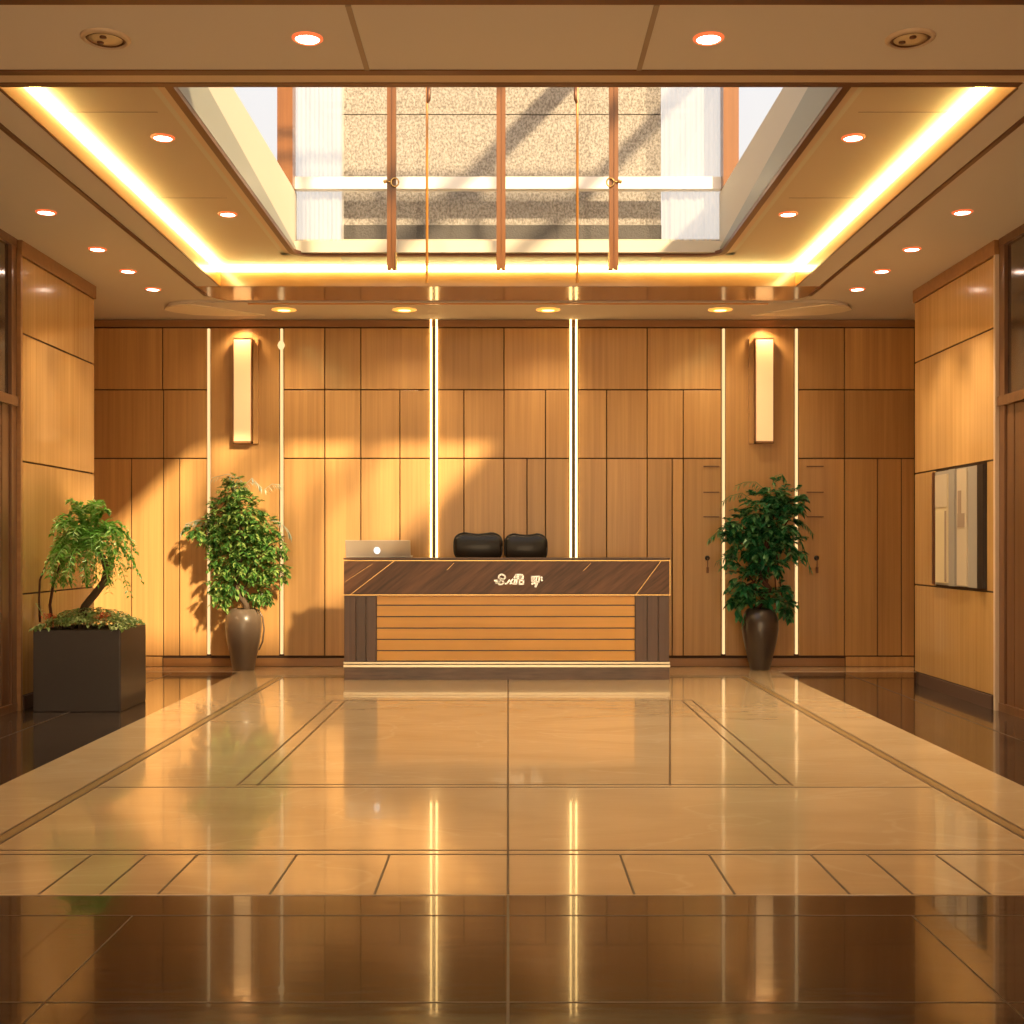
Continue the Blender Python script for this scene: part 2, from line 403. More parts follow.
# lip lines
for s in (-1, 1):
    trim(B().box(s*2.695, s*2.722, 5.88, 10.75, ZC-.022, ZC+.01), 'bronze')
    trim(B().box(s*2.492, s*2.50, 5.88, 10.4, ZC-.016, ZC+.004), 'bronze')
trim(B().box(-2.4, 2.4, 11.06, 11.085, ZC-.03, ZC+.01), 'traywood')
# front beam trim, three bands, and the near trim
trim(B().box(-4.3, 4.3, 5.68, 5.735, ZC-.006, ZC+.25), 'bronze')
trim(B().box(-4.3, 4.3, 5.735, 5.83, ZC-.003, ZC+.25), 'lip')
trim(B().box(-4.3, 4.3, 5.83, 5.88, ZC-.007, ZT+.12), 'bronze')
trim(B().box(-4.3, 4.3, 4.72, 4.995, ZC-.002, ZC+.001), 'bronze')
jb = B()
for (xa, ya), (xb_, yb_) in (((-.667,5.0),(-.667,5.68)), ((.62,5.0),(.62,5.68))):
    jb.box(xa-.012, xa+.012, ya, yb_, ZC-.004, ZC+.001)
trim(jb, 'niche3')
jb = B()
for s in (-1, 1):
    for y in (6.68, 8.33): jb.box(s*1.95, s*2.45, y-.005, y+.005, ZT-.002, ZT+.001)
trim(jb, 'niche3')
# cove light
for s in (-1, 1):
    c = B().box(s*2.458, s*2.487, 5.88, 10.34, ZT-.034, ZT-.001)
    tag(obj('cove_light', c, 'cove', org=(s*2.47, 8, ZT-.02)), 'long warm cove light strip along the %s side of the ceiling tray' % ('left' if s < 0 else 'right'), 'light strip', 'cove lights')
c = B().box(-2.487, 2.487, 10.345, 10.384, ZT-.045, ZT-.001)
tag(obj('cove_light', c, 'cove', org=(0, 10.38, ZT-.02)), 'warm cove light strip across the far end of the ceiling tray', 'light strip', 'cove lights')
trim(B().box(-1.40, 1.29, 9.99, 10.33, ZT-.006, ZT), 'grey')
# long oval soffit panel in front of the back wall
ov = arc(2.9, 11.32, .30, -80, 80) + arc(-2.9, 11.32, .30, 100, 260)
ov = [(x*(1.0), y) for x, y in ov]
trim(B().prism(ov, ZC-.022, ZC), 'ceil')
for s in (-1, 1):
    lf = [(s*x, y) for x, y in [(3.24,11.32),(3.18,11.44),(3.02,11.57),(2.72,11.62),(2.35,11.60),(2.55,11.42),(2.72,11.25),(2.95,11.08),(3.12,11.14),(3.20,11.22)]]
    trim(B().prism(lf[::s], ZC-.034, ZC-.022), 'leafc')

# ------------------------------------------------------------------ skylight lantern
ZK, ZR = 4.13, 5.32
Y0, Y1 = 5.88, 9.84
sk = bpy.data.objects.new('window_1', None); C.objects.link(sk); sk.location = (0, 8, ZT); sk['kind'] = 'structure'
for s in (-1, 1):
    obj('curb', B().box(s*1.75, s*1.87, Y0, Y1+.1, ZT-.01, ZK), 'cream', sk)
    obj('curb_band', B().add([(s*1.738,Y0,ZT),(s*1.738,Y1,ZT),(s*1.738,Y1,ZT+.03),(s*1.738,Y0,ZT+.32),(s*1.75,Y0,ZT),(s*1.75,Y1,ZT),(s*1.75,Y1,ZT+.03),(s*1.75,Y0,ZT+.32)],
        [(0,1,2,3),(7,6,5,4),(0,4,5,1),(1,5,6,2),(2,6,7,3),(3,7,4,0)]), 'greycurb', sk)
    obj('glass_pane', B().box(s*1.80, s*1.81, Y0, Y1, ZK, ZR), 'glass', sk)
    obj('post', B().box(s*1.745, s*1.87, Y1-.12, Y1+.02, ZK, ZR), 'framewood', sk)
    obj('post', B().box(s*1.76, s*1.87, Y0, Y0+.1, ZK, ZR), 'framewood', sk)
    obj('top_rail', B().box(s*1.75, s*1.87, Y0, Y1, ZR, ZR+.08), 'framewood', sk)
obj('curb', B().box(-1.87, 1.87, Y0-.12, Y0, ZT, ZK), 'cream', sk)
obj('glass_pane', B().box(-1.8, 1.8, Y0-.03, Y0-.02, ZK, ZR), 'glass', sk)
obj('roof_pane', B().box(-1.87, 1.87, Y0, Y1+.1, ZR+.08, ZR+.09), 'glass', sk)
obj('glass_pane', B().box(-1.8, 1.8, Y1+.03, Y1+.04, ZT+.08, ZR), 'glass', sk)
obj('curb', B().box(-1.87, 1.87, Y1, Y1+.10, ZT-.01, ZT+.085), 'cream', sk)
for a, c in ((-1.80,-1.36), (1.27,1.80)):
    n = 40; vs = []; fs = []
    for k in range(n+1):
        x = a+(c-a)*k/n; y = Y1+.085+.012*math.sin(k*1.9)+.008*math.sin(k*.7)
        vs += [(x,y,ZT+.09),(x,y,ZR)]
    for k in range(n): fs.append((2*k,2*k+2,2*k+3,2*k+1))
    obj('sheer_blind', B().add(vs, fs), 'sheer', sk, smooth=True)
zb0, zb1 = EYE+(545-189)*Y1/F, EYE+(545-177)*Y1/F
obj('window_bar', B().box(-1.80, 1.80, Y1-.01, Y1+.07, zb0, zb1), 'white', sk)
obj('top_rail', B().box(-1.87, 1.87, Y1, Y1+.08, ZR, ZR+.08), 'framewood', sk)
obj('roof_beam', B().box(.66, .80, Y0, Y1, ZR-.02, ZR+.08), 'framewood', sk)
for y in (8.2, 8.5): obj('roof_beam', B().box(-1.8, 1.8, y-.02, y+.02, ZR+.0, ZR+.05), 'framewood', sk)
# dark rounded rim with beige lip round the opening
def ring_rect(x, y0, y1, r, w):
    o_ = arc(x-r, y1-r, r, 0, 90)+arc(-x+r, y1-r, r, 90, 180)
    return o_
def rimband(x, w, y1, r, z0, z1, mat):
    outer = [(x+w, Y0)] + arc(x-r, y1-r, r+w, 0, 90) + arc(-x+r, y1-r, r+w, 90, 180) + [(-x-w, Y0)]
    inner = [(x, Y0)] + arc(x-r, y1-r, r, 0, 90) + arc(-x+r, y1-r, r, 90, 180) + [(-x, Y0)]
    n = len(outer); vs = [(a,b,z0) for a,b in outer]+[(a,b,z0) for a,b in inner]+[(a,b,z1) for a,b in outer]+[(a,b,z1) for a,b in inner]
    fs = []
    for i in range(n-1):
        fs += [(i,n+i,n+i+1,i+1), (2*n+i,2*n+i+1,3*n+i+1,3*n+i), (i,i+1,2*n+i+1,2*n+i), (n+i,3*n+i,3*n+i+1,n+i+1)]
    trim(B().add(vs, fs), mat)
rimband(1.74, .045, 9.88, .14, ZT-.03, ZT+.002, 'bronze')
rimband(1.785, .045, 9.925, .18, ZT-.02, ZT+.002, 'lip')
# rough stone wall outside behind the lantern
yo = 10.10
def zo(py): return EYE+(545-py)*yo/F
st = struct('wall_outside', B().box((342-508)*yo/F, (661-508)*yo/F, yo, yo+.2, zo(226), zo(114)-.008).box((342-508)*yo/F, (661-508)*yo/F, yo, yo+.2, zo(114), 6.2), 'stone')
obj('planting_bed', B().box((342-508)*yo/F, (661-508)*yo/F, yo-.03, yo+.2, zo(240), zo(226)), 'pebble', st)
obj('roof_deck', B().box(-4.4, 4.4, 10.44, 12.3, ZC+.26, ZC+.3), 'cream', st)

# hanging oak slats and slim rods under the skylight
for k, (px, lab) in enumerate(((391.7,'orange-brown oak beam hanging below the skylight, nearest its left end'), (501,'orange-brown oak beam hanging below the skylight, the middle one of three'), (613.5,'orange-brown oak beam hanging below the skylight, nearest its right end'))):
    y = 8.5; x = (px-508)*y/F; zb = EYE+(545-270)*y/F
    t = thing('hanging_beam', lab, 'hanging beam', (x, y, zb), 'hanging beams')
    obj('slat_board', B().box(x-.032, x-.003, y-.02, y+.02, zb, ZR).box(x+.003, x+.032, y-.02, y+.02, zb, ZR).box(x-.003, x+.003, y-.014, y+.014, zb+.01, ZR), 'framewood', t)
    if k != 1:
        zr = EYE+(545-183.5)*y/F; sx = 1 if k == 0 else -1
        ring = [(x+sx*.025+.026*math.cos(a*math.pi/8), y-.03, zr+.03*math.sin(a*math.pi/8)) for a in range(17)]
        tg = obj('ring_bracket', B().tube(ring, .006, 6).tube([(x-sx*.03,y-.03,zr+.01),(x-sx*.055,y-.03,zr+.0)], .012, 6).tube([(x-sx*.03,y-.025,zr+.005),(x-sx*.0,y-.025,zr+.005)], .006, 6), 'brass', t, smooth=True)
        bk = obj('wall_clip', B().box(x+sx*.028, x+sx*.04, y-.03, y+.01, zb-.0, zb+.12), 'brass', t)
for px, lab in ((427,'thin copper rod hanging below the skylight between left and middle slats'), (577.3,'thin copper rod hanging below the skylight between middle and right slats')):
    y = 8.2; x = (px-508)*y/F; zb = EYE+(545-283)*y/F; zh = EYE+(545-100)*y/F
    t = thing('hanging_rod', lab, 'hanging rod', (x, y, zb), 'hanging rods')
    obj('rod', B().tube([(x,y,zb),(x,y,ZR+.02)], .0095, 8), 'traywood', t, smooth=True)
    s = 1 if px < 500 else -1
    obj('hook', B().tube([(x,y,zh-.03),(x+s*.012,y-.01,zh),(x+s*.014,y-.01,zh+.12)], [.006,.014,.012], 8), 'bronze', t, smooth=True)

# ------------------------------------------------------------------ entrance side behind the viewpoint
ent = struct('wall_front', B().box(-4.4, -3.55, YB, YB+.2, 0, ZC).box(3.55, 4.4, YB, YB+.2, 0, ZC).box(-3.55, 3.55, YB, YB+.2, 3.3, ZC), 'panel')
w2 = bpy.data.objects.new('window_2', None); C.objects.link(w2); w2.location = (0, YB+.1, 0); w2['kind'] = 'structure'
fb = B()
for x in (-3.52, -1.2, 1.2, 3.52): fb.box(x-.03, x+.03, YB+.05, YB+.15, 0, 3.3)
fb.box(-3.5, 3.5, YB+.05, YB+.15, 2.3, 2.36)
obj('window_frame', fb, 'bronze', w2); obj('pane', B().box(-3.5, 3.5, YB+.095, YB+.105, 0, 3.3), 'glass', w2)

# ------------------------------------------------------------------ downlights
def spot(name, loc, e, size=80, blend=.7, col=(1,.76,.48), rad=.05, tgt=None):
    l = bpy.data.lights.new(name, 'SPOT'); l.energy = e; l.spot_size = math.radians(size); l.spot_blend = blend
    l.color = col; l.shadow_soft_size = rad
    o = bpy.data.objects.new(name, l); C.objects.link(o); o.location = loc
    if tgt is not None: o.rotation_euler = (Vector(tgt)-Vector(loc)).to_track_quat('-Z', 'Y').to_euler()
    return o
def ringb(c, r0, r1, h, n=28):
    b = B(); vs = []; fs = []
    for k in range(n):
        a = 2*math.pi*k/n; ca, sa = math.cos(a), math.sin(a)
        for r, z in ((r0,0),(r1,-h*.3),(r1,0),(r0+.004,-h),): vs.append((c[0]+r*ca, c[1]+r*sa, c[2]+z))
    for k in range(n):
        m = (k+1)%n
        fs += [(4*k+1,4*k+3,4*m+3,4*m+1),(4*k+3,4*k,4*m,4*m+3),(4*k+2,4*k+1,4*m+1,4*m+2)]
    return b.add(vs, fs)
def downlight(loc, label, group, lens='lens', ring='ring', r=.052):
    t = thing('downlight', label, 'ceiling light', loc, group)
    obj('trim_ring', ringb(loc, r, r+(.017 if ring == 'ring' else .055), .012), ring, t, smooth=True)
    obj('lens', B().lathe([(r,0),(r,-.006),(r*.6,-.010),(.002,-.012)], loc, 24), lens, t, smooth=True)
    return t
SPOTS = []
def sname(s): return 'left' if s < 0 else 'right'
for s in (-1, 1):
    downlight((s*.89, 5.325, ZC), 'round glowing downlight in the near ceiling beam, %s one of the two' % sname(s), 'near beam downlights')
    SPOTS.append(((s*.89, 5.325, ZC-.03), 45, 96, (s*.89, 5.8, 0)))
    for k, (d, w) in enumerate(zip((6.08, 6.84, 7.39, 7.91), ('nearest to the viewer','second from the viewer','third from the viewer','farthest, close to the back wall'))):
        y = d*4/3
        downlight(((3.07 if s > 0 else -3.12), y, ZC), 'round glowing downlight in the %s side ceiling, %s' % (sname(s), w), 'side ceiling downlights')
        SPOTS.append(((s*3.07, y, ZC-.03), ((55,60,55,25) if s < 0 else (60,95,90,30))[k], 74, (s*3.42, y, 0)))
    for k, d in enumerate((5.32, 6.55)):
        y = d*4/3
        downlight((s*2.04, y, ZT), 'round glowing downlight beside the skylight on its %s side, %s' % (sname(s), ('nearer','farther')[k]), 'tray downlights')
        SPOTS.append(((s*2.04, y, ZT-.03), 60 if s < 0 else 140, 88, None))
for x, w in ((-2.12,'leftmost of four'), (-.98,'second from the left'), (.38,'third from the left'), (2.01,'rightmost of four')):
    z = ZC-.022
    downlight((x, 11.36, z), 'amber downlight in the oval soffit above the desk wall, %s' % w, 'amber soffit downlights', 'lensy', 'ringy', .06)
    SPOTS.append(((x, 11.36, z-.03), 26, 120, (x, 11.75, 0)))
for k, (l, e, a, t) in enumerate(SPOTS):
    spot('lamp', l, e, a, .8, tgt=t or (l[0], l[1], 0))
for s in (-1, 1):
    c = (s*1.785, 5.325, ZC)
    t = thing('ceiling_speaker', 'round brass ceiling grille with ornate centre in the near beam, %s side' % sname(s), 'ceiling grille', c, 'ceiling grilles')
    obj('outer_ring', ringb(c, .085, .108, .016), 'lip', t, smooth=True)
    obj('inner_ring', ringb((c[0],c[1],c[2]-.002), .072, .086, .010), 'bronze', t, smooth=True)
    g = obj('grille', B().lathe([(.072,0),(.072,-.006),(.04,-.010),(.002,-.011)], c, 24), 'vent', t, smooth=True)
    for q, (bx_, by_) in enumerate(((0,-.035),(-.03,.02))):
        obj('boss', B().lathe([(.015,0),(.015,-.015),(.002,-.017)], (c[0]+bx_,c[1]+by_,c[2]), 14), 'bronze', g, smooth=True)

# ------------------------------------------------------------------ LED strips, sconces on the back wall
def ledstrip(px, y0, y1, label, bulb=None):
    x = FX(px); t = thing('light_strip', label, 'light strip', (x, YW, FZ(y1)), 'slim wall light strips')
    obj('channel', B().box(x-.018, x+.018, YW-.012, YW, FZ(y1), FZ(y0)), 'lip', t)
    obj('diffuser', B().box(x-.011, x+.011, YW-.028, YW-.012, FZ(y1), FZ(y0)), 'ledthin', t)
    if bulb:
        z = FZ(bulb); obj('round_lamp', B().lathe([(.004,-.05),(.026,-.03),(.036,0),(.026,.03),(.004,.05)], (x, YW-.045, z), 16), 'ledthin', t, smooth=True)
ledstrip(209.2, 329, 654, 'slim glowing strip left of the left wall lantern')
ledstrip(282, 329, 654, 'slim glowing strip with a round lamp near its top, right of left lantern', 346)
ledstrip(723.2, 329, 654, 'slim glowing strip left of the right wall lantern')
ledstrip(796, 329, 654, 'slim glowing strip right of the right wall lantern')
for px, lab in ((434, 'bright double light strip rising behind the laptop end of the desk'), (573.4, 'bright double light strip right of the two office chairs')):
    x = FX(px); t = thing('double_light_strip', lab, 'light strip', (x, YW, FZ(656)), 'double light strips')
    obj('channel', B().box(x-.045, x+.045, YW-.010, YW, FZ(656), FZ(318)+.0), 'nblack', t)
    for s in (-1, 1): obj('diffuser', B().box(x+s*.028-.009, x+s*.028+.009, YW-.030, YW-.010, FZ(656), FZ(318)), 'led', t)
for x0, x1, s, lab in ((236, 253, -1, 'tall cream wall lantern above the bright leafy plant'), (754, 771, 1, 'tall cream wall lantern above the dark green plant')):
    cx = FX((x0+x1)/2); t = thing('wall_lantern', lab, 'wall lamp', (cx, YW, FZ(444)), 'tall wall lanterns')
    obj('diffuser', B().box(FX(x0), FX(x1), YW-.10, YW-.02, FZ(442), FZ(341)), 'sconce', t, bevel=.004)
    fr = B()
    for a in (FX(x0)-.008, FX(x1)): fr.box(a, a+.008, YW-.105, YW-.018, FZ(444), FZ(340))
    fr.box(FX(x0)-.008, FX(x1)+.008, YW-.105, YW-.018, FZ(444), FZ(442)).box(FX(x0)-.008, FX(x1)+.008, YW-.105, YW-.018, FZ(340), FZ(339))
    obj('frame', fr, 'sconcef', t)
    e = FX(x1)+.012 if s < 0 else FX(x0)-.06
    obj('side_plate', B().box(e, e+.048, YW-.05, YW-.018, FZ(444), FZ(339)), 'panel', t)
    spot('lamp', (cx, YW-.16, FZ(327)), 14, 130, 1, (1,.66,.32), .03, (cx, YW, FZ(400)))

# key locks and slot marks on the cupboard doors beside the right plant
for px, lo, hi in ((707, 703, 719), (816, 806, 823)):
    side = 'left' if px < 750 else 'right'
    x = FX(px); z = FZ(558); y = YW-.018
    t = thing('key_lock', 'dark round lock with a hanging key on the %s of the dark plant' % side, 'lock', (x, y, z), 'key locks')
    obj('lock_plate', B().tube([(x,y,z),(x,y-.02,z)], [.026,.022], 16), 'nblack', t, smooth=True)
    obj('key', B().box(x-.004, x+.004, y-.03, y-.02, z-.09, z).box(x-.012, x+.012, y-.029, y-.021, z-.15, z-.09), 'bronze', t, bevel=.002)
    for py, w in ((466.5,'topmost'), (492.3,'middle'), (516.8,'lowest')):
        tag(obj('slot_handle', B().box(FX(lo), FX(hi), y-.012, y, FZ(py)-.006, FZ(py)+.006), 'doorwood', bevel=.002, org=(FX((lo+hi)/2), y, FZ(py))),
            '%s of three thin dark handles on the cupboard %s of the dark plant' % (w, side), 'handle', 'thin cupboard handles')

# ------------------------------------------------------------------ display cabinet in the right wall
yA, yB_, z0, z1 = 9.045, 10.09, .89, 1.83
t = thing('display_panel', 'framed beige display panel with a black end strip set into right wall', 'display panel', (3.6, (yA+yB_)/2, z0))
obj('backboard', B().box(3.5850, 3.6100, yA, yB_, z0, z1), 'nichegrey', t)
obj('end_strip', B().box(3.5700, 3.6100, yA-.02, yA+.09, z0, z1), 'nblack', t)
obj('end_strip', B().box(3.5700, 3.6100, yB_-.02, yB_+.02, z0, z1), 'bronze', t)
def yp(px): return 3.6*F/(px-508)
obj('light_door', B().box(3.5730, 3.5850, yp(950.5), yp(938.5), z0+.02, z1-.03), 'niche2', t)
obj('upper_panel', B().box(3.5700, 3.5730, yp(950.5), yp(938.5), z1-.30, z1-.03), 'niche', t)
obj('slot', B().box(3.5680, 3.5740, yp(949.6), yp(948.2), z0+.03, z1-.33), 'niche3', t)
obj('divider', B().box(3.5680, 3.5850, yp(958.5), yp(952.5), z0, z1), 'nichegrey', t)
obj('tall_panel', B().box(3.5730, 3.5850, yp(970), yp(960), z0+.01, z1-.01), 'niche', t)
obj('label_plate', B().box(3.5700, 3.5730, yp(964.6), yp(961.5), z1-.36, z1-.18), 'niche3', t)
obj('label_plate', B().box(3.5700, 3.5730, yp(968), yp(961), z0+.47, z0+.58), 'niche3', t)

# ------------------------------------------------------------------ reception desk
DY = F*EYE/(680-545)                      # 10.844
dx = lambda px: (px-508)*DY/F
dz = lambda py: EYE+(545-py)*DY/F
X0, X1 = dx(344), dx(669.5); DB = DY+.34
desk = thing('reception_desk', 'long dark walnut reception desk with orange slatted front and silver lettering', 'reception desk', (0, DY+.25, 0))
obj('plinth', B().box(X0, X1, DY, DB, 0, dz(667)), 'plinth', desk, bevel=.004)
obj('base_rail', B().box(X0-.003, X1+.003, DY-.02, DB, dz(667), dz(664.6)).box(X0-.003, X1+.003, DY-.012, DB, dz(663.6), dz(662)), 'steel', desk)
obj('body', B().box(X0+.03, X1-.03, DY+.03, DB-.02, dz(664), dz(560)), 'plinth', desk)
for a, b_ in ((344,356),(356.6,366),(366.6,376.5)): obj('end_panel', B().box(dx(a), dx(b_)-.004, DY+.01, DY+.06, dz(662), dz(595)), 'walnutv', desk, bevel=.003)
for a, b_ in ((635,647),(647.5,658),(658.6,669.5)): obj('end_panel', B().box(dx(a)+.002, dx(b_)-.002, DY+.01, DY+.06, dz(662), dz(595)), 'walnutv', desk, bevel=.003)
for xe, s in ((X0,1),(X1,-1)): obj('side_panel', B().box(xe, xe+s*.03, DY+.06, DB-.01, dz(662), dz(595)), 'walnutv', desk)
ys = [595.8, 605.5, 616.9, 628.4, 639.7, 650.9, 661.6]
for a, b_ in zip(ys, ys[1:]):
    obj('slat', B().prism([(0,0),(1,0),(1,1),(0,1)], 0, 1) if 0 else B().box(dx(376.8), dx(634.8), DY+.012, DY+.035, dz(b_)+.007, dz(a)-.004), 'slat', desk, bevel=.003)
fas = obj('fascia', B().box(X0, X1, DY-.012, DB, dz(594.6), dz(561)), 'walnut', desk, bevel=.003)
obj('countertop', B().box(X0-.004, X1+.004, DY-.018, DB+.02, dz(559.6), dz(557.8)), 'walnutv', desk, bevel=.003)
obj('brass_edge', B().box(X0-.004, X1+.004, DY-.017, DY+.02, dz(561.0), dz(560.3)), 'brass', desk)
obj('brass_edge', B().box(X0-.004, X1+.004, DY-.017, DY+.03, dz(595.3), dz(594.5)), 'brass', desk)
obj('brass_edge', B().box(X1-.001, X1+.005, DY-.016, DY-.005, dz(595), dz(560)), 'brass', desk)
def dstroke(b, p, q, w, y0, y1, P=lambda a: (dx(a[0]), dz(a[1]))):
    p = Vector(P(p)); q = Vector(P(q)); d = q-p
    if d.length < 1e-5: return
    d.normalize(); s = Vector((-d.y, d.x))*w/2; p -= d*w*.3; q += d*w*.3
    b.prism_y([tuple(p+s), tuple(q+s), tuple(q-s), tuple(p-s)][::-1], y0, y1)
for p, q, w in (((394,561.2),(351,594.3),.004), ((372.5,564),(345,582),.002), ((660.7,561.2),(636,594.3),.004), ((454,563),(447,570),.002), ((591,563),(583,571),.002)):
    bl = B(); dstroke(bl, p, q, w, DY-.0145, DY-.0115)
    obj('inlay_line', bl, 'brass', fas)
GL = [[[(215,205),(222,165),(262,145),(308,165),(320,198),(290,228),(222,205)], [(222,205),(272,240),(295,275),(270,302),(225,305),(208,280),(240,250),(290,228)], [(150,245),(200,240),(172,285),(228,268)], [(320,295),(348,288),(385,235)], [(395,292),(420,282)], [(402,262),(440,222)]],
      [[(462,200),(490,152),(560,150)], [(490,170),(458,292)], [(440,292),(495,296),(502,215)], [(478,212),(602,205)], [(512,182),(602,176)], [(547,160),(542,300),(602,296),(607,240),(547,240)], [(585,150),(562,205)]],
      [[(730,185),(857,180),(845,265),(740,260),(735,185)], [(772,190),(777,258)], [(812,190),(802,258)], [(735,224),(775,224)], [(738,298),(756,290)], [(775,285),(802,300),(790,342)], [(822,290),(800,342)], [(888,190),(893,205)], [(890,230),(898,246)]]]
for g in GL:
    b = B()
    for pl in g:
        for p, q in zip(pl, pl[1:]):
            dstroke(b, (485+p[0]/15.75, 565+p[1]/15.75), (485+q[0]/15.75, 565+q[1]/15.75), .0135, DY-.024, DY-.012)
    obj('letter', b, 'letter', fas)

# laptop on the desk
ly = DY+.04; lz = dz(557.8); P = lambda px, py: ((px-508)*ly/F, EYE+(545-py)*ly/F)
lx0, lx1 = P(345.5,0)[0], P(410.5,0)[0]; zt = P(0,540.2)[1]
lap = thing('laptop', 'open silver laptop seen from behind on the left end of the desk', 'laptop', ((lx0+lx1)/2, ly+.1, lz))
obj('keyboard_base', B().box(lx0, lx1, ly+.02, ly+.27, lz+.002, lz+.018), 'alu', lap, bevel=.006)
lid = B().add([(lx0,ly+.02,lz+.012),(lx1,ly+.02,lz+.012),(lx1,ly-.03,zt+.0),(lx0,ly-.03,zt+.0),(lx0,ly+.03,lz+.012),(lx1,ly+.03,lz+.012),(lx1,ly-.02,zt+.0),(lx0,ly-.02,zt+.0)],
              [(0,1,2,3),(7,6,5,4),(0,4,5,1),(1,5,6,2),(2,6,7,3),(3,7,4,0)])
ld = obj('screen_lid', lid, 'alu', lap, bevel=.004)
ex, ez = P(377, 550.5)
fy = lambda z: ly+.02-.05*(z-lz-.012)/(zt-lz-.012)
eb = []
for k in range(24):
    a = 2*math.pi*k/24; rx = .030*(1-.10*abs(math.sin(a))); rz = .034*(1+.05*math.cos(2*a)-.14*(1 if abs(math.degrees(a)-90) < 12 else 0))
    eb.append((ex+rx*math.cos(a), ez+rz*math.sin(a)))
n = len(eb); vs = [(x, fy(z)-.004, z) for x, z in eb]+[(x, fy(z)+.002, z) for x, z in eb]
obj('emblem', B().add(vs, [tuple(range(n)), tuple(range(2*n-1,n-1,-1))]+[((i+1)%n,i,n+i,n+(i+1)%n) for i in range(n)]), 'logo', ld)

# office chairs behind the desk
def office_chair(x0, x1, top, label, first=True):
    y = 11.62; s = y/F; xa, xb = (x0-508)*s, (x1-508)*s; cx = (xa+xb)/2; hw = (xb-xa)/2; zt = EYE+(545-top)*s
    t = thing('office_chair', label, 'office chair', (cx, y-.2, 0), 'office chairs')
    # bean-shaped upper back pad, concave along the top
    zc = zt-.135; hh = .135; prof = []
    for k in range(40):
        a = 2*math.pi*k/40; c, s_ = math.cos(a), math.sin(a)
        px_ = cx+hw*math.copysign(abs(c)**.55, c); pz = zc+hh*math.copysign(abs(s_)**.55, s_)
        if s_ > 0: pz -= .022*max(0, 1-abs((px_-cx)/(hw*.55))**2)
        else: pz -= .012*(1-abs(c))
        prof.append((px_, pz))
    vs = []; fs = []; rings = [(-.045,.80),(-.035,.93),(-.012,1.0),(.02,1.0),(.045,.92),(.052,.75)]
    for yy, sc in rings:
        for px_, pz in prof: vs.append((cx+(px_-cx)*(1-(1-sc)*.5), y+yy+.05*((px_-cx)/hw)**2*-1, zc+(pz-zc)*sc))
    n = len(prof)
    for j in range(len(rings)-1):
        for k in range(n): fs.append((j*n+k, j*n+(k+1)%n, (j+1)*n+(k+1)%n, (j+1)*n+k))
    fs += [tuple(range(n-1,-1,-1)), tuple(range((len(rings)-1)*n, len(rings)*n))]
    pad = obj('backrest', B().add(vs, fs), 'black', t, smooth=True)
    rim = [(px_, y-.02-.05*((px_-cx)/hw)**2, pz) for px_, pz in prof]; rim.append(rim[0])
    obj('backrest_rim', B().tube(rim, .010, 6), 'blackp', pad, smooth=True)
    obj('back_bar', B().tube([(cx,y+.05,zc),(cx,y+.07,.75),(cx,y-.02,.47),(cx,y-.2,.44)], [.022,.025,.025,.022], 10), 'blackp', t, smooth=True)
    obj('seat', B().box(cx-.20, cx+.20, y-.17-.22, y-.17+.20, .45, .53), 'black', t, bevel=.035, bseg=4)
    obj('gas_lift', B().tube([(cx,y-.2,.08),(cx,y-.2,.45)], .026, 12), 'blackp', t, smooth=True)
    for k in range(5):
        a = 2*math.pi*k/5+.3; e = Vector((cx+.17*math.cos(a), y-.2+.15*math.sin(a), .075))
        lg = obj('base_arm', B().tube([(cx,y-.2,.10), e], [.022,.014], 8), 'blackp', t, smooth=True)
        obj('caster', B().tube([e+Vector((-.012,0,-.045)), e+Vector((.012,0,-.045))], .03, 12).tube([e, e+Vector((0,0,-.03))], .008, 6), 'blackp', lg)
office_chair(454.5, 502, 532.5, 'black office chair behind the desk, the left and wider of the two')
office_chair(505, 546.5, 533.5, 'black office chair behind the desk, the right and narrower of the two')

# ------------------------------------------------------------------ planter with fern palm
pd = F*EYE/(712-545)
px0, px1 = (33-508)*pd/F, (120-508)*pd/F; pyb = F*EYE/(701-545); ztop = EYE-(630-545)*pd/F
pt = thing('planter', 'large square charcoal planter standing against the left wall cladding', 'planter', ((px0+px1)/2, (pd+pyb)/2, 0))
t_ = .025
obj('body', B().box(px0, px1, pd, pd+t_, 0, ztop).box(px0, px1, pyb-t_, pyb, 0, ztop).box(px0, px0+t_, pd+t_, pyb-t_, 0, ztop).box(px1-t_, px1, pd+t_, pyb-t_, 0, ztop), 'planter', pt, bevel=.004)
obj('soil', B().box(px0+t_, px1-t_, pd+t_, pyb-t_, 0, ztop-.03), 'soil', pt)
rp = B().box(px1-.0, px1+.004, pd+.01, pyb-.01, .01, ztop-.01); obj('side_plate', rp, 'walnutv' if 0 else 'planter', pt)
yc = (pd+pyb)/2
def WP(px, py, y=yc): return W(px, py, y)
pal = thing('fern_palm', 'bright green fern palm with arching fronds growing in the charcoal planter', 'potted plant', (WP(84,600).x, yc, ztop-.03))
tr = [WP(80,622), WP(85,606), WP(95,594), WP(104,582), WP(107,570), WP(103,558), WP(95,549), WP(90,545)]
obj('trunk', B().tube(tr, [.034,.030,.030,.028,.026,.024,.022,.018], 10), 'bark', pal, smooth=True)
tr2 = [WP(52,622, yc+.05), WP(50,605, yc+.05), WP(53,585, yc+.04), WP(60,566, yc+.03), WP(74,552, yc+.01), WP(86,546)]
obj('trunk', B().tube(tr2, [.012,.011,.010,.010,.009,.008], 8), 'barkr', pal, smooth=True)
tr3 = [WP(40,622, yc+.08), WP(39,600, yc+.08), WP(40,580, yc+.06), WP(48,560, yc+.03), WP(66,550)]
obj('trunk', B().tube(tr3, [.009,.008,.008,.007,.006], 8), 'barkr', pal, smooth=True)
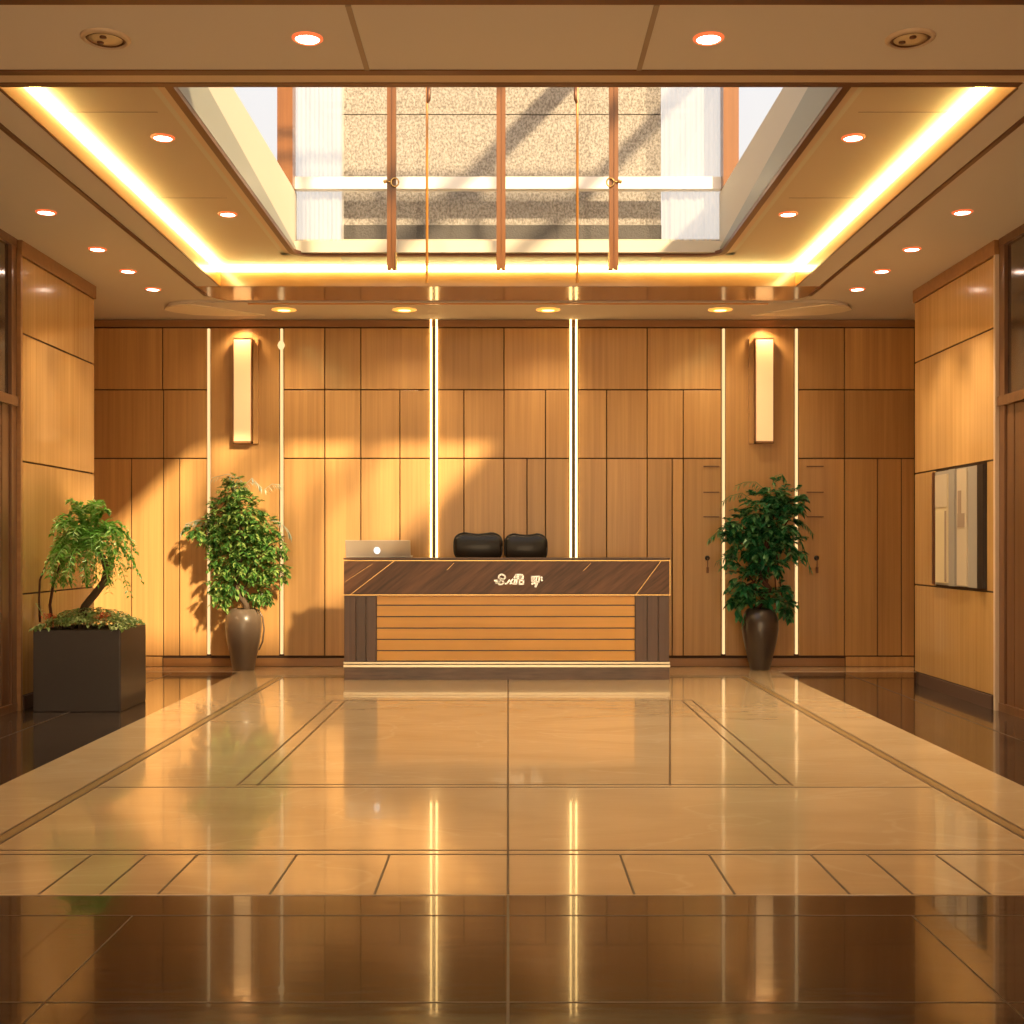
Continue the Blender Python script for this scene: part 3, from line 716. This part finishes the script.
def frond(b, base, az, L, rise, droop, nl=22, lw=.05, w=.016):
    dh = Vector((math.cos(az), math.sin(az), 0)); prev = base
    pts = []
    for i in range(nl+1):
        t = i/nl; pts.append(base + dh*(L*t*(1-.12*t)) + Vector((0,0,1))*(rise*math.sin(math.pi*min(1,t*.9)*.62) - droop*t**2.4))
    for q in pts: q.x = max(q.x, -3.49 - .02*math.tanh(abs(q.x+3.49)))
    b.tube(pts[::3]+[pts[-1]], [.004]*len(pts[::3])+[.001], 4)
    side = dh.cross(Vector((0,0,1)))
    for i in range(2, nl+1):
        t = i/nl; tan = (pts[i]-pts[i-1]).normalized(); ll = lw*(.55+.9*math.sin(math.pi*(.12+.82*t)))
        for s in (-1, 1):
            d = side*s + tan*.55 + Vector((R.uniform(-.35,.35), R.uniform(-.35,.35), R.uniform(-.35,.5)))
            b.leaf(pts[i], d, Vector((R.uniform(-.4,.4),R.uniform(-.4,.4),1)), ll*R.uniform(.7,1.2), w, droop=.2, seg=2)
crown = WP(89, 547)
for k in range(52):
    fb_ = B(); az = 2*math.pi*k*.618 + R.uniform(-.2,.2); inner = k % 4
    L = (.46, .40, .30, .16)[inner]*R.uniform(.85,1.1); rise = (.10, .20, .28, .36)[inner]*R.uniform(.8,1.1); dr = (.40, .34, .20, .04)[inner]*R.uniform(.7,1.15)
    frond(fb_, crown+Vector((0,0,R.uniform(-.03,.03))), az, L, rise, dr, 26, .060, .023)
    obj('frond', fb_, 'fern', pal)
for k, (ax, ay) in enumerate(((.05,-.2),(-.12,-.18),(.2,-.12),(-.22,-.1),(.12,.1),(-.05,-.24),(.13,-.22),(-.18,-.05))):     # hanging tassels
    fb_ = B(); base = crown+Vector((ax, ay, -.02)); 
    for j in range(26):
        p = base+Vector((R.uniform(-.02,.02), R.uniform(-.02,.02), -j*.010)); 
        for q in range(3): fb_.leaf(p, Vector((R.uniform(-1,1), R.uniform(-1,1), -.5)), Vector((0,0,1)), .035, .016, .4, 2)
    fb_.tube([crown, base+Vector((0,0,.01)), base+Vector((0,0,-.25))], .003, 4)
    obj('frond', fb_, 'fern', pal)
# ground cover
gc = thing('ground_cover_plant', 'low variegated green foliage with red blooms filling the top of the charcoal planter', 'plant', ((px0+px1)/2, yc, ztop-.03))
gb = B(); cx = (px0+px1)/2; hw = (px1-px0)/2
for k in range(1300):
    x = cx+R.uniform(-1.02,1.02)*hw; y = yc+R.uniform(-1.02,1.0)*(pyb-pd)/2
    u = (x-cx)/hw; v = (y-yc)/((pyb-pd)/2); h = .155*max(0, 1-abs(u)**2.5*.8)*(1-.45*abs(v)**2)*R.uniform(.35,1)
    p = Vector((x, y, ztop-.005+h)); a = R.uniform(0, 6.28)
    d = Vector((math.cos(a)+u*.5, math.sin(a)+v*.5, R.uniform(.0,.9)))
    gb.leaf(p, d, Vector((0,0,1)), R.uniform(.035,.06), R.uniform(.02,.032), .6, 3)
obj('foliage', gb, 'cover', gc)
sb = B()
for k in range(60):
    x = cx+R.uniform(-.85,.85)*hw; y = yc+R.uniform(-.8,.8)*(pyb-pd)/2
    sb.tube([(x,y,ztop-.05),(x+R.uniform(-.03,.03),y+R.uniform(-.03,.03),ztop+.06)], .003, 4)
obj('stems', sb, 'bark', gc)['kind'] = 'stuff'
for px, py in ((46,619),(106,618),(53,620),(100,620)):
    rb = B(); c = W(px, py-2, pd+.04)
    for k in range(34):
        a = R.uniform(0,6.28); rb.leaf(c+Vector((R.uniform(-.035,.035), R.uniform(-.03,.03), R.uniform(-.01,.02))), Vector((math.cos(a), math.sin(a), .6)), Vector((0,0,1)), .03, .014, .3, 2)
    rb.tube([c+Vector((0,0,-.07)), c], .003, 4)
    obj('bloom', rb, 'red', gc)
# twig sticking out at the left
tb_ = B(); base = W(44, 618, pd+.15)
tb_.tube([base, base+Vector((-.03,0,.06)), base+Vector((-.06,0,.11))], .003, 4)
for k in range(10): tb_.leaf(base+Vector((-.006*k,0,.011*k)), Vector((R.choice((-1,1)), R.uniform(-.5,.5), .6)), Vector((0,0,1)), .035, .012, .3, 2)
obj('sprig', tb_, 'cover', gc)

# ------------------------------------------------------------------ vases with trees
def vase(cxp, label, mat, prof, y=11.70):
    fy_ = EYE+0; c = ((cxp-508)*y/F, y, 0)
    t = thing('floor_vase', label, 'vase', c, None)
    obj('body', B().lathe(prof + [(prof[-1][0]-.015, prof[-1][1]), (prof[-1][0]-.02, prof[-1][1]-.05), (.002, prof[-1][1]-.06)], c, 36, cap=False).lathe([(prof[0][0],0),(.002,0.001)], c, 36, cap=False), mat, t, smooth=True)
    obj('soil', B().lathe([(prof[-1][0]-.018, prof[-1][1]-.07),(prof[-1][0]-.018, prof[-1][1]-.045),(.002, prof[-1][1]-.04)], c, 24, cap=False), 'soil', t)
    return t, c
vt, vc = vase(243.5, 'taupe ceramic floor vase with a thin curved handle, left of the desk', 'vaseb',
    [(.095,0),(.105,.01),(.125,.12),(.155,.26),(.172,.38),(.176,.46),(.168,.53),(.150,.555),(.135,.585),(.120,.60)])
obj('handle', B().tube([(vc[0]+.10,vc[1]-.02,.585),(vc[0]+.15,vc[1]-.02,.59),(vc[0]+.19,vc[1]-.02,.52),(vc[0]+.205,vc[1]-.02,.40),(vc[0]+.19,vc[1]-.02,.28),(vc[0]+.155,vc[1]-.02,.20)], .008, 8), 'vaseb', vt, smooth=True)
vt2, vc2 = vase(760, 'dark charcoal ceramic floor vase right of the desk', 'vased',
    [(.085,0),(.095,.01),(.125,.14),(.16,.28),(.178,.40),(.176,.48),(.155,.56),(.125,.595),(.110,.605)])

def sprig(b, p, d, L, n, lw, ww, upj=.3):
    d = d.normalized(); side = d.cross(Vector((0,0,1)))
    if side.length < .01: side = Vector((1,0,0))
    side.normalize(); prev = p; pts = [p+d*L*i/n-Vector((0,0,1))*.35*L*(i/n)**2 for i in range(n+1)]
    b.tube([pts[0], pts[n//2], pts[-1]], .0025, 3)
    for i in range(1, n+1):
        for s in (-1, 1):
            dd = side*s*.9+d*.7+Vector((R.uniform(-.3,.3), R.uniform(-.3,.3), R.uniform(-.4,.3)))
            b.leaf(pts[i], dd, Vector((R.uniform(-.3,.3),R.uniform(-.3,.3),1)), lw*R.uniform(.7,1.2), ww, .35, 3)
def tree(vc, y, blobs, mat, bark, label, trunkpx, lw, ww, dens, extra, name):
    top = W(trunkpx[-1][0], trunkpx[-1][1], y)
    t = thing(name, label, 'potted plant', (vc[0], vc[1], .56), None)
    tk = obj('trunk', B().tube([W(a, b_, y) for a, b_, r in trunkpx], [r for a, b_, r in trunkpx], 10), bark, t, smooth=True)
    bb = B()
    for bx, by, br in blobs:
        c = W(bx, by, y+R.uniform(-.06,.04)); 
        start = W(*R.choice([q[:2] for q in trunkpx[2:]]), y)
        mid = (start+c)/2+Vector((R.uniform(-.04,.04), R.uniform(-.03,.03), .04)); bb.tube([start, mid, c], [.010,.007,.004], 6)
    obj('branches', bb, bark, t, smooth=True)
    for bx, by, br in blobs:
        c = W(bx, by, y); r = br*y/F; b = B()
        for k in range(int(dens*br*br/100)):
            v = Vector((R.gauss(0,1), R.gauss(0,.8), R.gauss(0,1))).normalized()*r*R.random()**.4
            v.y = max(min(v.y, .20), -.30)
            sprig(b, c+v*.75, v+Vector((R.uniform(-.05,.05), R.uniform(-.1,.05), R.uniform(-.08,.06))), R.uniform(.05,.09)*(.7+br/60), 4, lw, ww)
        obj('foliage', b, mat, t)
    for pl in extra:
        b = B(); p = [W(a, b_, y-.05) for a, b_ in pl]; b.tube(p, .003, 4)
        for i in range(len(p)-1):
            for q in range(7):
                s_ = p[i].lerp(p[i+1], q/7); d = (p[i+1]-p[i]).normalized()
                b.leaf(s_, d*.5+Vector((R.uniform(-.3,.3), R.uniform(-.3,.3), -.6)), Vector((0,0,1)), .06, .018, .3, 2)
        obj('spray', b, 'pale' if name == 'leafy_bonsai_tree' else 'deep', t)
    return t
yL = 11.68
tree(vc, yL, [(237,483,10),(234,492,14),(222,512,18),(246,508,20),(212,530,17),(240,535,24),(263,528,17),(228,556,20),(256,560,22),(275,545,13),(222,582,12),(238,580,14),(263,588,13),(278,570,11),(196,528,9),(222,596,9)],
     'ficus', 'bark', 'bushy bright green potted tree with pale outer blades, in the taupe vase', [(247,612,.035),(246,604,.03),(240,596,.026),(236,586,.022),(240,570,.02),(244,550,.016),(240,525,.01)],
     .052, .030, 20, [[(212,522),(198,520),(186,524),(181,533)], [(268,520),(280,522),(288,530),(291,536)], [(232,488),(240,478),(228,474),(212,478)], [(240,490),(252,478),(262,488)], [(264,490),(272,484),(282,485)]], 'leafy_bonsai_tree')
tree(vc2, yL, [(776,492,13),(790,500,14),(760,508,19),(778,522,20),(745,525,17),(762,540,20),(738,545,11),(788,538,13),(765,560,17),(745,580,16),(752,600,15),(776,592,12),(783,605,10),(735,602,10),(724,530,7),(733,557,7),(799,505,8),(797,555,7)],
     'deep', 'barkr', 'dark green potted tree with glossy leaves and twisting trunk, in the charcoal vase', [(756,612,.035),(758,606,.034),(766,598,.032),(769,588,.028),(761,578,.026),(757,565,.026),(765,552,.022),(768,535,.018),(765,515,.01)],
     .078, .046, 13, [[(752,500),(742,493),(730,496),(722,502)], [(765,490),(756,482),(745,482),(735,486)], [(772,485),(775,476),(782,474),(786,480)], [(735,525),(722,528),(714,535),(708,540)], [(795,530),(803,545),(808,562),(811,570)], [(795,520),(806,525),(814,535)], [(740,552),(728,556),(716,562)]], 'dark_leafy_tree')

# ------------------------------------------------------------------ light, sky, camera
sun = bpy.data.lights.new('sun', 'SUN'); sun.energy = 6.5; sun.angle = math.radians(3); sun.color = (1, .74, .42)
so = bpy.data.objects.new('sun', sun); C.objects.link(so); so.location = (6, -6, 12)
so.rotation_euler = Vector((-.85, 4/3, -.86)).to_track_quat('-Z', 'Y').to_euler()

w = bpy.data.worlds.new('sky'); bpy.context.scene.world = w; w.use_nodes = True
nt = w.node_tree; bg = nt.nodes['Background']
tc = nt.nodes.new('ShaderNodeTexCoord'); sx = nt.nodes.new('ShaderNodeSeparateXYZ'); nt.links.new(tc.outputs['Generated'], sx.inputs[0])
col = ramp(nt, sx.outputs['Z'], [(0, (.50, .34, .20)), (.12, (.95, .86, .76)), (.45, (.92, .93, .97))])
# warm fill glow added low in the sky behind the camera, brightens the hall
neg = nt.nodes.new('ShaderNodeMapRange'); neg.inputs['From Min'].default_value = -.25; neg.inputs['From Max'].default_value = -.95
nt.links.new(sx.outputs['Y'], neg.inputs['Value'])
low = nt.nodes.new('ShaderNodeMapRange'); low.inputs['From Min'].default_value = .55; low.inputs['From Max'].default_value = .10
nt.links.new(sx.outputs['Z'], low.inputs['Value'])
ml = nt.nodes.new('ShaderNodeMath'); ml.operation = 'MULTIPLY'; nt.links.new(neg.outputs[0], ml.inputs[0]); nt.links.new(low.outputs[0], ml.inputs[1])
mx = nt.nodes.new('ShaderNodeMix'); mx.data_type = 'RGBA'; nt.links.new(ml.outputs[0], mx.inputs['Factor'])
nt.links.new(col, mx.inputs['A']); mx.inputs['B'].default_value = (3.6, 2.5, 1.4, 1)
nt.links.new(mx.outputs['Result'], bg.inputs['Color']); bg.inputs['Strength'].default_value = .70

cam = bpy.data.cameras.new('camera'); co = bpy.data.objects.new('camera', cam); C.objects.link(co)
co.location = (0, 0, EYE); co.rotation_euler = (math.radians(90), 0, 0)
cam.sensor_width = 36; cam.lens = 36*F/1024; cam.shift_x = (512-CX)/1024; cam.shift_y = (CY-512)/1024
cam.clip_start = .05
sc = bpy.context.scene; sc.camera = co
sc.view_settings.view_transform = 'Standard'; sc.view_settings.look = 'None'; sc.view_settings.gamma = 1
sc.view_settings.use_curve_mapping = False; sc.view_settings.exposure = 0.52
sc.cycles.use_denoising = True
sc.cycles.max_bounces = 8; sc.cycles.transparent_max_bounces = 12; sc.cycles.sample_clamp_indirect = 6
